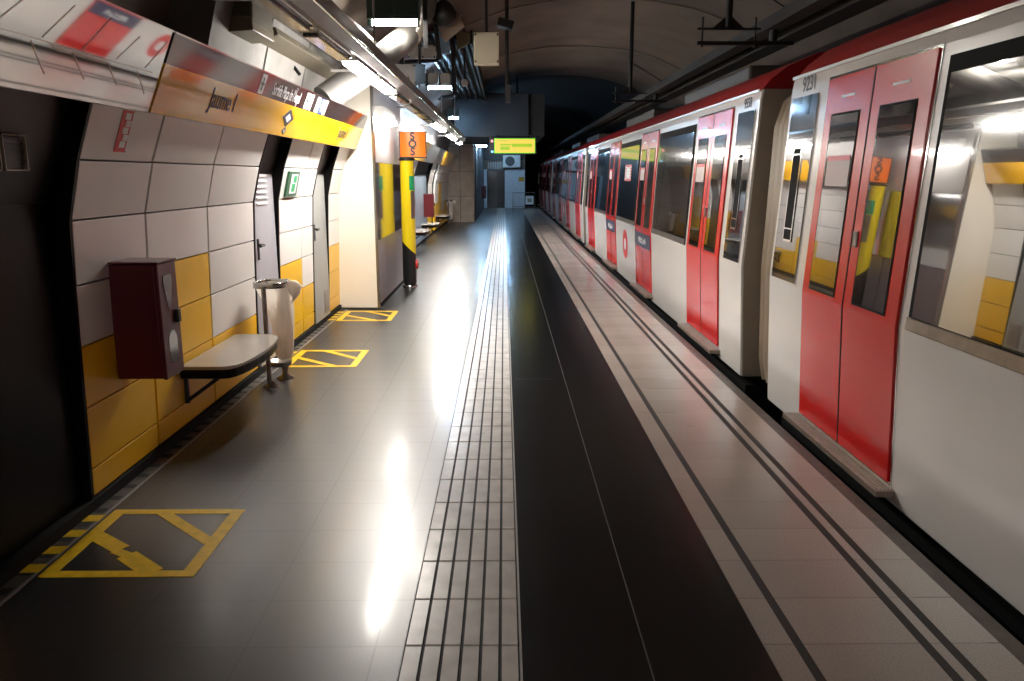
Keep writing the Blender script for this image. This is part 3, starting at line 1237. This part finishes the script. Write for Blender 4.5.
PT = lambda x, y, Y: tuple(at(x, y, Y))
DUCTM = mat('dull_duct', (.20, .19, .18), .5, .3, noise=.2)
pipe('air_duct', [PT(324, 100, 7.9), PT(352, 80, 8.1), PT(384, 56, 8.7), PT(408, 35, 9.7), PT(424, 10, 10.3), PT(430, -20, 10.5)], .14, DUCTM, 'thick grey duct rising diagonally over the trunking', 'duct', 20)
pipe('air_duct', [PT(300, -4, 6.0), PT(352, 33, 8.3), PT(384, 60, 10.6)], .11, DUCTM, 'second grey duct running along the top left of the trunking', 'duct', 20)
for k in range(6):
    pts = []
    for i in range(9):
        a = i / 8
        pts.append(PT(396 + 27 * math.sin(a * 1.5) + k * .2, 46 - 9 * a * a - 27 * a * a + k * 2.2 - 3, 9.6 + k * .02))
    pipe('corrugated_hose', pts, .025, BEIGE if k % 2 else GREYM, 'curved pale hose bundled beside the warm tube lamp', 'hose', 8)['group'] = 'curved hose bundle'
for i, (x0, y0, x1, y1, Y, r, m, lb) in enumerate((
        (432, 0, 440, 60, 11, .03, DARKM, 'black upright conduit behind the upper pale boxes'),
        (418, 0, 419, 62, 12.4, .03, DARKM, 'black upright conduit between the hose bundle and the pale boxes'),
        (300, 50, 302, 85, 8.5, .02, CABLE, 'black cable hanging in front of the whitewashed wall lining'),
        (270, 28, 300, 75, 7.5, .015, CABLE, 'thin slack black cable above the yellow sign band'),
        (322, 22, 375, 30, 9.4, .03, DARKM, 'black crosswise pipe left of the warm tube lamp'),
        (452, 20, 455, 95, 13, .035, DARKM, 'black upright conduit left of the big beige cabinet'),
        (425, 100, 456, 96, 20, .05, DARKM, 'dark crosswise pipe below the blue tube lamp'),
        (405, 62, 440, 60, 13, .03, DARKM, 'dark crosswise rail under the upper pale boxes'),
        (398, 40, 402, 66, 12.6, .03, DARKM, 'short dark strut left of the upper pale boxes'))):
    pipe('conduit', [PT(x0, y0, Y), PT((x0 + x1) / 2, (y0 + y1) / 2 + (3 if i == 3 else 0), Y), PT(x1, y1, Y)], r, m, lb)
o = thing('cable_bank', (-.87, 17, 3.6), 'bank of dark cables and pipes running away along the ceiling above the pale boxes', 'cable bank')
b = MB()
b.box(-1.24, -.50, 12.6, 22.0, 3.745, 3.775)
b.box(-1.26, -1.22, 12.6, 22.0, 3.62, 3.77)
b.box(-.52, -.48, 12.6, 22.0, 3.60, 3.80)
b.build('tray', BLACK, o)
for k in range(5):
    b = MB()
    b.tube([(-1.15 + k * .14, 12.5 + .1 * (k % 3), 3.69), (-1.15 + k * .14, 22, 3.69)], .035 + .012 * (k % 2), 10)
    b.build('pipe', (RUBBER, CABLE, RUBBER)[k % 3], o)
# beige tilted luminaire top left
o = thing('box_luminaire', (-1.9, 6.1, 2.58), 'unlit beige box luminaire under the ceiling above the yellow sign band', 'lamp')
b = MB()
b.prism([(-2.12, 5.75, 3.1), (-2.08, 5.75, 2.72), (-2.0, 5.75, 2.60), (-1.76, 5.75, 2.615), (-1.74, 5.75, 3.12)], (0, .5, 0))
b.build('housing', mat('beige_dark', (.12, .10, .07), .5), o, bevel=.01)  # darker beige than the hanging cabinet
b = MB()
b.prism([(-2.07, 5.745, 2.70), (-2.0, 5.745, 2.585), (-1.755, 5.745, 2.60), (-1.76, 5.745, 2.69)], (0, .52, 0))
b.build('cover', mat('beige_diffuser', (.22, .18, .12), .4), o, bevel=.005)
b = MB()
b.tube([(-1.9, 6, 3.1), (-1.9, 6, 3.3)], .02, 8)
b.build('hanger', DARKM, o)
# long beige tray beneath the ducts
b = MB()
b.obox((-1.86, 7.6, 2.68), (.09, 0, .03), (0, 1.2, .0), (-.01, 0, .03))
o = tag(b.build('cable_trough', mat('beige_dark', (.12, .10, .07), .5), bevel=.006), 'long beige trough between the sign band and the lighting trunking', 'tray')
for i in range(4):
    rr = random.Random(i)
    pts = [(-1.72 - i * .03 + rr.uniform(-.015, .015), y * .5 + 3.0, 2.30 + .015 * rr.random()) for y in range(14)]
    pipe('cable', pts, .012, CABLE, 'black cable lying along the top of the yellow sign band', 'cable', 6)['group'] = 'cables on the sign band'
# tilted slats and olive board
p = at(451, 27, 11)
b = MB()
b.obox(p, (.13, 0, .10), (0, .04, 0), (-.05, 0, .09))
for k in range(4):
    b.obox(p + Vector((-.03 + k * .02, -.045, -.05 + k * .035)), (.12, 0, .09), (0, .008, 0), (-.005, 0, .008))
tag(b.build('tilted_grille', mat('pale_slats', (.42, .34, .27), .6)), 'small tilted slatted panel left of the big beige cabinet', 'grille')
b = MB()
b.prism([PT(456, 30, 12), PT(470, 33, 12), PT(469, 43, 12), PT(457, 50, 12)], (0, .06, 0))
tag(b.build('olive_board', mat('olive_board', (.16, .14, .08), .6)), 'olive triangular board behind the slatted panel', 'board')
b = MB()
b.box(-1.45, -.9, 9.14, 9.5, 3.62, 3.66)
b.box(-.9, -.85, 9.15, 9.2, 3.0, 3.9)
tag(b.build('support_frame', DARKM), 'dark angle-iron frame around the warm tube lamp', 'frame')
# speaker-like dark cluster
b = MB()
p = at(444, 14, 10.5)
b.lathe(p - Vector((0, 0, .15)), [(.05, 0), (.14, .05), (.17, .16), (.10, .27), (.03, .32)], 14)
b.tube([p, p + Vector((0, 0, .8))], .02, 6)
tag(b.build('ceiling_horn', BLACK), 'black horn loudspeaker hanging by the slatted panel', 'speaker')


# arched conduits on the vault
def arch(Y, lab, r=.018, i0=18, i1=40):
    pts = [(x, Y, z - .04) for x, z in VS[i0:i1]]
    pipe('arched_conduit', pts, r, mat('conduit_pale', (.24, .20, .17), .6), lab, 'conduit', 8)


arch(14, 'nearer pale conduit arching across the plaster vault')
arch(19, 'farther pale conduit arching across the plaster vault')

# overhead contact rails and hangers
for x0, w_, lb in ((2.56, .17, 'left'), (2.90, .24, 'right')):
    b = MB()
    b.prism([(x0, Y0, 3.0), (x0 + w_, Y0, 3.0), (x0 + w_, Y0, 3.05), (x0 + w_ * .6, Y0, 3.08), (x0 + w_ * .6, Y0, 3.15), (x0 + w_ * .4, Y0, 3.15), (x0 + w_ * .4, Y0, 3.08), (x0, Y0, 3.05)], (0, 55, 0))
    tag(b.build('contact_rail', mat('contact_rail_dark', (.006, .005, .005), .8)), 'dark overhead rail above the train roof, %s one of the two' % lb, 'rail', None)
for Y, lb in ((8, 'nearest'), (14, 'farther')):
    o = thing('rail_hanger', (2.2, Y, 2.9), '%s black trapeze hanger dropping from the vault above the train' % lb, 'hanger', None)
    b = MB()
    b.box(1.90, 2.85, Y - .02, Y + .02, 2.86, 2.895)
    b.box(1.90, 2.52, Y - .015, Y + .015, 3.00, 3.02)
    for x in (1.95, 2.47):
        b.tube([(x, Y, 2.84), (x, Y, 3.12)], .01, 8)
    b.tube([(2.65, Y, 2.895), (2.65, Y, 2.998)], .04, 10)
    b.build('crossbar', BLACK, o)
    b = MB()
    b.tube([(2.2, Y, 3.02), (2.2, Y, 4.5)], .035, 10)
    b.prism([(2.05, Y - .01, 3.02), (2.35, Y - .01, 3.02), (2.2, Y - .01, 3.15)], (0, .02, 0))
    b.build('drop_tube', BLACK, o)
    b = MB()
    b.tube([(2.24, Y, 3.5), (2.9, Y, 3.12)], .008, 6)
    b.build('stay', BLACK, o)

# ------------------------------------------------------------------ far end things
o = thing('air_conditioner', (.38, 39.8, 2.0), 'white air conditioner unit on the end wall above the dark door', 'air conditioner')
b = MB()
b.box(-.05, .82, 39.55, 39.98, 2.02, 2.62)
b.build('casing', WHITE, o, bevel=.02)
b = MB()
b.tube([(.30, 39.55, 2.32), (.30, 39.52, 2.32)], .24, 24)
b.build('fan_grille', DARKM, o)
o = thing('barrier', (1.0, 39.4, 0), 'low rail barrier with a white box at the far end of the platform', 'barrier')
b = MB()
b.tube([(.45, 39.4, 0), (.45, 39.4, .78), (1.55, 39.4, .78), (1.55, 39.4, 0)], .02, 8)
b.tube([(.45, 39.4, .1), (1.55, 39.4, .1)], .015, 8)
b.build('rail', STEELD, o)
b = MB()
b.box(1.08, 1.48, 39.3, 39.42, .2, .62)
b.build('white_box', WHITE, o)
b = MB()
b.box(1.18, 1.38, 39.28, 39.3, .32, .5)
b.build('panel', BEIGE, o)
b = MB()
b.box(.75, 1.02, 39.97, 40.0, 1.33, 1.55)
tag(b.build('notice_plate', mat('orange_plate', (.6, .3, .02), .5)), 'small orange notice on the end wall beside the dark door', 'sign')


# ------------------------------------------------------------------ the train
TP = [(2.035, -.09), (2.03, 0), (1.985, .86), (2.055, 2.2)]
XC = 3.42


def tx(z):
    for (xa, za), (xb, zb) in zip(TP, TP[1:]):
        if z <= zb:
            return xa + (xb - xa) * (z - za) / (zb - za)
    return TP[-1][0]


def tpan(b, y0, y1, z0, z1, d0, d1):
    zs = [z0] + ([.86] if z0 < .86 < z1 else []) + [z1]
    poly = [(tx(z) - d1, y0, z) for z in zs] + [(tx(z) - d0, y0, z) for z in reversed(zs)]
    b.prism(poly, (0, y1 - y0, 0))
    return b


LEN = 12.69
DOFF = [.68 + 3.36 * i for i in range(4)]
DW = 1.25
ROOF = [(2.075, 2.275), (2.14, 2.36), (2.27, 2.46), (2.5, 2.56), (2.9, 2.62), (XC, 2.64)]


def make_car(y0, label):
    o = thing('train_car', (XC, y0 + LEN / 2, -1.12), label, 'train car', 'cars of the stopped train')
    side = TP + [(2.068, 2.28)]
    prof = side + [(2 * XC - x, z) for x, z in reversed(side)]
    n = len(prof)
    # body: side skins, floor and lid in one mesh
    b = MB()
    b.prism([(x, y0, z) for x, z in prof], (0, LEN, 0))
    b.build('body', TRWHITE, o, bevel=.01)
    b = MB()
    rp = ROOF + [(2 * XC - x, z) for x, z in reversed(ROOF[:-1])]
    b.s = True
    vs = [(x, y0 + .03, z) for x, z in rp] + [(x, y0 + LEN - .03, z) for x, z in rp]
    m_ = len(rp)
    b.add(vs, [(i, i + 1, m_ + i + 1, m_ + i) for i in range(m_ - 1)])
    b.s = False
    b.add(vs, [tuple(range(m_)), tuple(reversed(range(m_, 2 * m_))), (0, m_, 2 * m_ - 1, m_ - 1)])
    b.build('roof', TRROOF, o)
    b = MB()
    tpan(b, y0 + .02, y0 + LEN - .02, 2.262, 2.282, .0, .008)
    b.build('gutter', TRWHITE, o)
    for ye in (y0 - .012, y0 + LEN):
        b = MB()
        b.prism([(x + (.016 if x < XC else -.016), ye, z - (.0 if z < 2 else 0)) for x, z in prof], (0, .012, 0))
        b.build('end_wall', TREND, o)
    b = MB()
    b.box(2.3, 2 * XC - 2.3, y0 + .3, y0 + LEN - .3, -.75, -.17)
    b.box(2.12, 2.3, y0 + .1, y0 + LEN - .1, -.45, -.2)
    b.tube([(2.0, y0 + .1, -.2), (2.0, y0 + LEN - .1, -.2)], .022, 8)
    b.tube([(2.05, y0 + .1, -.33), (2.05, y0 + LEN - .1, -.33)], .03, 8)
    b.build('underframe', BLACK, o)
    for yb in (y0 + 2.4, y0 + LEN - 2.4):
        b = MB()
        for dy in (-.9, .9):
            for xw in (2.68, 4.12):
                b.tube([(xw - .06, yb + dy, -.72), (xw + .06, yb + dy, -.72)], .40, 24)
        b.box(2.45, 2.6, yb - 1.2, yb + 1.2, -.85, -.6)
        b.build('bogie', DARKM, o)
    for yb in (y0 + 2.2, y0 + 7.6):
        b = MB()
        b.box(2.62, 4.2, yb, yb + 3.0, 2.60, 2.76)
        b.build('roof_unit', mat('roof_unit_grey', (.05, .042, .036), .6), o, bevel=.03)
    for di, d in enumerate(DOFF):
        ya = y0 + d
        b = MB()
        tpan(b, ya - .018, ya + DW + .018, .0, 2.205, .0, .004)
        b.build('door_surround', CHROME, o)
        for j in range(2):
            a = ya + .004 + j * (DW / 2)
            c = a + DW / 2 - .008
            b = MB()
            tpan(b, a, c, .02, 2.19, .002, .014)
            leaf = b.build('door_leaf', TRRED, o, bevel=.004)
            wy0, wy1 = (a + .13, c - .12)
            b = MB()
            tpan(b, wy0 - .012, wy1 + .012, .888, 1.972, .012, .017)
            b.build('window_seal', RUBBER, leaf)
            b = MB()
            tpan(b, wy0, wy1, .90, 1.96, .015, .019)
            b.build('door_window', GLASS, leaf)
            b = MB()
            tpan(b, (a + c) / 2 - .09, (a + c) / 2 + .09, 2.06, 2.075, .0135, .0155)
            b.build('small_lettering', INKW, leaf)
            if j == 1:
                b = MB()
                tpan(b, wy0 + .02, wy1 - .03, 1.54, 1.72, .0185, .0205)
                b.build('notice', mat('door_notice', (.62, .5, .48), .5), leaf)
                b = MB()
                tpan(b, wy0 + .02, wy1 - .03, 1.69, 1.72, .02, .0215)
                b.build('notice_header', INKR, leaf)
            if j == 0:
                b = MB()
                b.obox((tx(1.25) - .018, c - .05, 1.25), (.008, 0, 0), (0, .025, 0), (0, 0, .045))
                b.build('door_button', STEELD, leaf, bevel=.006)
        b = MB()
        tpan(b, ya + DW / 2 - .006, ya + DW / 2 + .006, .02, 2.19, .002, .016)
        b.build('door_seal', RUBBER, o)
        b = MB()
        b.box(1.93, 2.06, ya - .06, ya + DW + .06, -.035, -.004)
        for k in range(5):
            b.box(1.94 + k * .02, 1.948 + k * .02, ya - .04, ya + DW + .04, -.004, .001)
        b.build('door_step', mat('step_metal', (.36, .29, .24), .4, .4, noise=.2, nscale=20), o)
    # windows between doors
    for i in range(3):
        ya = y0 + DOFF[i] + DW + .10
        yb = y0 + DOFF[i + 1] - .10
        b = MB()
        tpan(b, ya, yb, .86, 2.14, .002, .012)
        wd = b.build('side_window', RUBBER, o, bevel=.003)
        b = MB()
        tpan(b, ya + .035, yb - .035, .93, 2.06, .010, .015)
        b.build('pane', GLASS, wd)
        b = MB()
        tpan(b, ya + .0, yb - .0, .865, .925, .011, .019)
        b.build('sill_rail', STEELD, wd)
        if i == 1:
            b = MB()
            tpan(b, ya + .62, ya + 1.25, 1.52, 1.78, .014, .017)
            st = b.build('window_sticker', INKR, wd)
            b = MB()
            tpan(b, ya + .75, ya + 1.1, 1.56, 1.74, .0165, .0185)
            for k in range(5):
                for s0, s1 in ((.63, .73), (1.12, 1.24)):
                    tpan(b, ya + s0, ya + s1, 1.55 + k * .045, 1.57 + k * .045, .0165, .0185)
            b.build('white_marks', INKW, st)
            # metro lozenge on the white body
            yc, zc = (ya + yb) / 2, .50
            b = MB()
            K = 20
            X = tx(zc) - .004

            def loz(r1, r2, dx):
                return [(tx(zc + r2 * math.sin(a)) - dx, yc + r1 * math.cos(a), zc + r2 * math.sin(a)) for a in [q / K * math.tau for q in range(K)]]
            b.prism(loz(.26, .24, .004), (.003, 0, 0))
            b.k = 1
            b.prism(loz(.11, .10, .006), (.003, 0, 0))
            b.build('metro_roundel', [INKR, INKW], o)
    for ya, yb in ((y0 + .07, y0 + .52), (y0 + LEN - .52, y0 + LEN - .07)):
        b = MB()
        tpan(b, ya, yb, .88, 2.13, .002, .010)
        wd = b.build('end_window', GLASS, o)
        ym = (ya + yb) / 2
        b = MB()
        tpan(b, ym - .08, ym - .066, 1.15, 1.80, .010, .016)
        tpan(b, ym + .066, ym + .08, 1.15, 1.80, .010, .016)
        tpan(b, ym - .08, ym + .08, 1.785, 1.80, .010, .016)
        tpan(b, ym - .08, ym + .08, 1.15, 1.165, .010, .016)
        b.build('handle_frame', CHROME, wd)
        b = MB()
        tpan(b, ym - .066, ym + .066, 1.165, 1.785, .010, .013)
        b.build('handle_recess', RUBBER, wd)
        b = MB()
        tpan(b, ym - .066, ym + .066, 1.235, 1.245, .012, .016)
        tpan(b, ym - .066, ym + .066, 1.74, 1.75, .012, .016)
        b.build('handle_clip', CHROME, wd)
    return o


def car_number(o, s, yc, z, size):
    text('car_number', s, size, (tx(z) - .003, yc, z), (0, -1, 0), (0, 0, 1), INKK, o, sx=.9, bold=.0015)


car = make_car(-6.97, 'nearest train car at the right edge of the photo, number 9231 by its end window')
car2 = copy_tree(car)
car2.location.y += 13.39
car2['label'] = 'second train car, red doors lit brightly, number 9558 at its near end'
car3 = copy_tree(car)
car3.location.y += 13.39 * 2
car3['label'] = 'third train car, small and dim beyond the second coupling gap'
car4 = copy_tree(car)
car4.location.y += 13.39 * 3
car4['label'] = 'farthest train car at the dark end of the platform'
car_number(car, '9231', 5.72 - .33, 2.205, .135)
car_number(car2, '9558', 6.42 + .30, 2.195, .115)
# navy placards on the third and fourth door of the second car
for i in (1, 2):
    ya = 6.42 + DOFF[i]
    b = MB()
    tpan(b, ya + .02, ya + DW - .02, .60, .80, .014, .017)
    pl = b.build('advert_band', INKN, car2)
    text('advert_text', 'MEGA', .15, (tx(.7) - .018, ya + DW / 2, .70), (0, -1, 0), (0, 0, 1), INKW, pl, sx=1.5, bold=.002)


def gangway(y0, y1, label):
    o = thing('gangway', (XC, (y0 + y1) / 2, -.1), label, 'gangway', None)
    b = MB()
    ins = [(2.20, -.1), (2.16, .1), (2.13, .86), (2.16, 1.98), (2.22, 2.18), (2.40, 2.34), (2.75, 2.44), (XC, 2.46)]
    prof = ins + [(2 * XC - x, z) for x, z in reversed(ins[:-1])]
    folds = 6
    rings = []
    for k in range(folds * 4 + 1):
        y = y0 + (y1 - y0) * k / (folds * 4)
        s = abs(((k / 4) % 1) - .5) * 2
        s = s * .13
        rings.append([(XC + (x - XC) * (1 - s / 1.2), y, z if z < 0 else z * (1 - s * .4)) for x, z in prof])
    n = len(prof)
    vs = [p for r in rings for p in r]
    b.s = True
    b.add(vs, [(i * n + j, i * n + j + 1, (i + 1) * n + j + 1, (i + 1) * n + j) for i in range(len(rings) - 1) for j in range(n - 1)])
    b.build('bellows', BELL, o, recalc=False)
    b = MB()
    b.box(2.5, 2 * XC - 2.5, y0, y1, -.5, -.12)
    b.build('coupling', BLACK, o)
    return o


gangway(5.735, 6.405, 'pleated beige gangway bellows between the nearest and second train cars')
gangway(5.735 + 13.39, 6.405 + 13.39, 'distant gangway bellows between the second and third train cars')
gangway(5.735 + 26.78, 6.405 + 26.78, 'faintest gangway bellows between the third and farthest train cars')
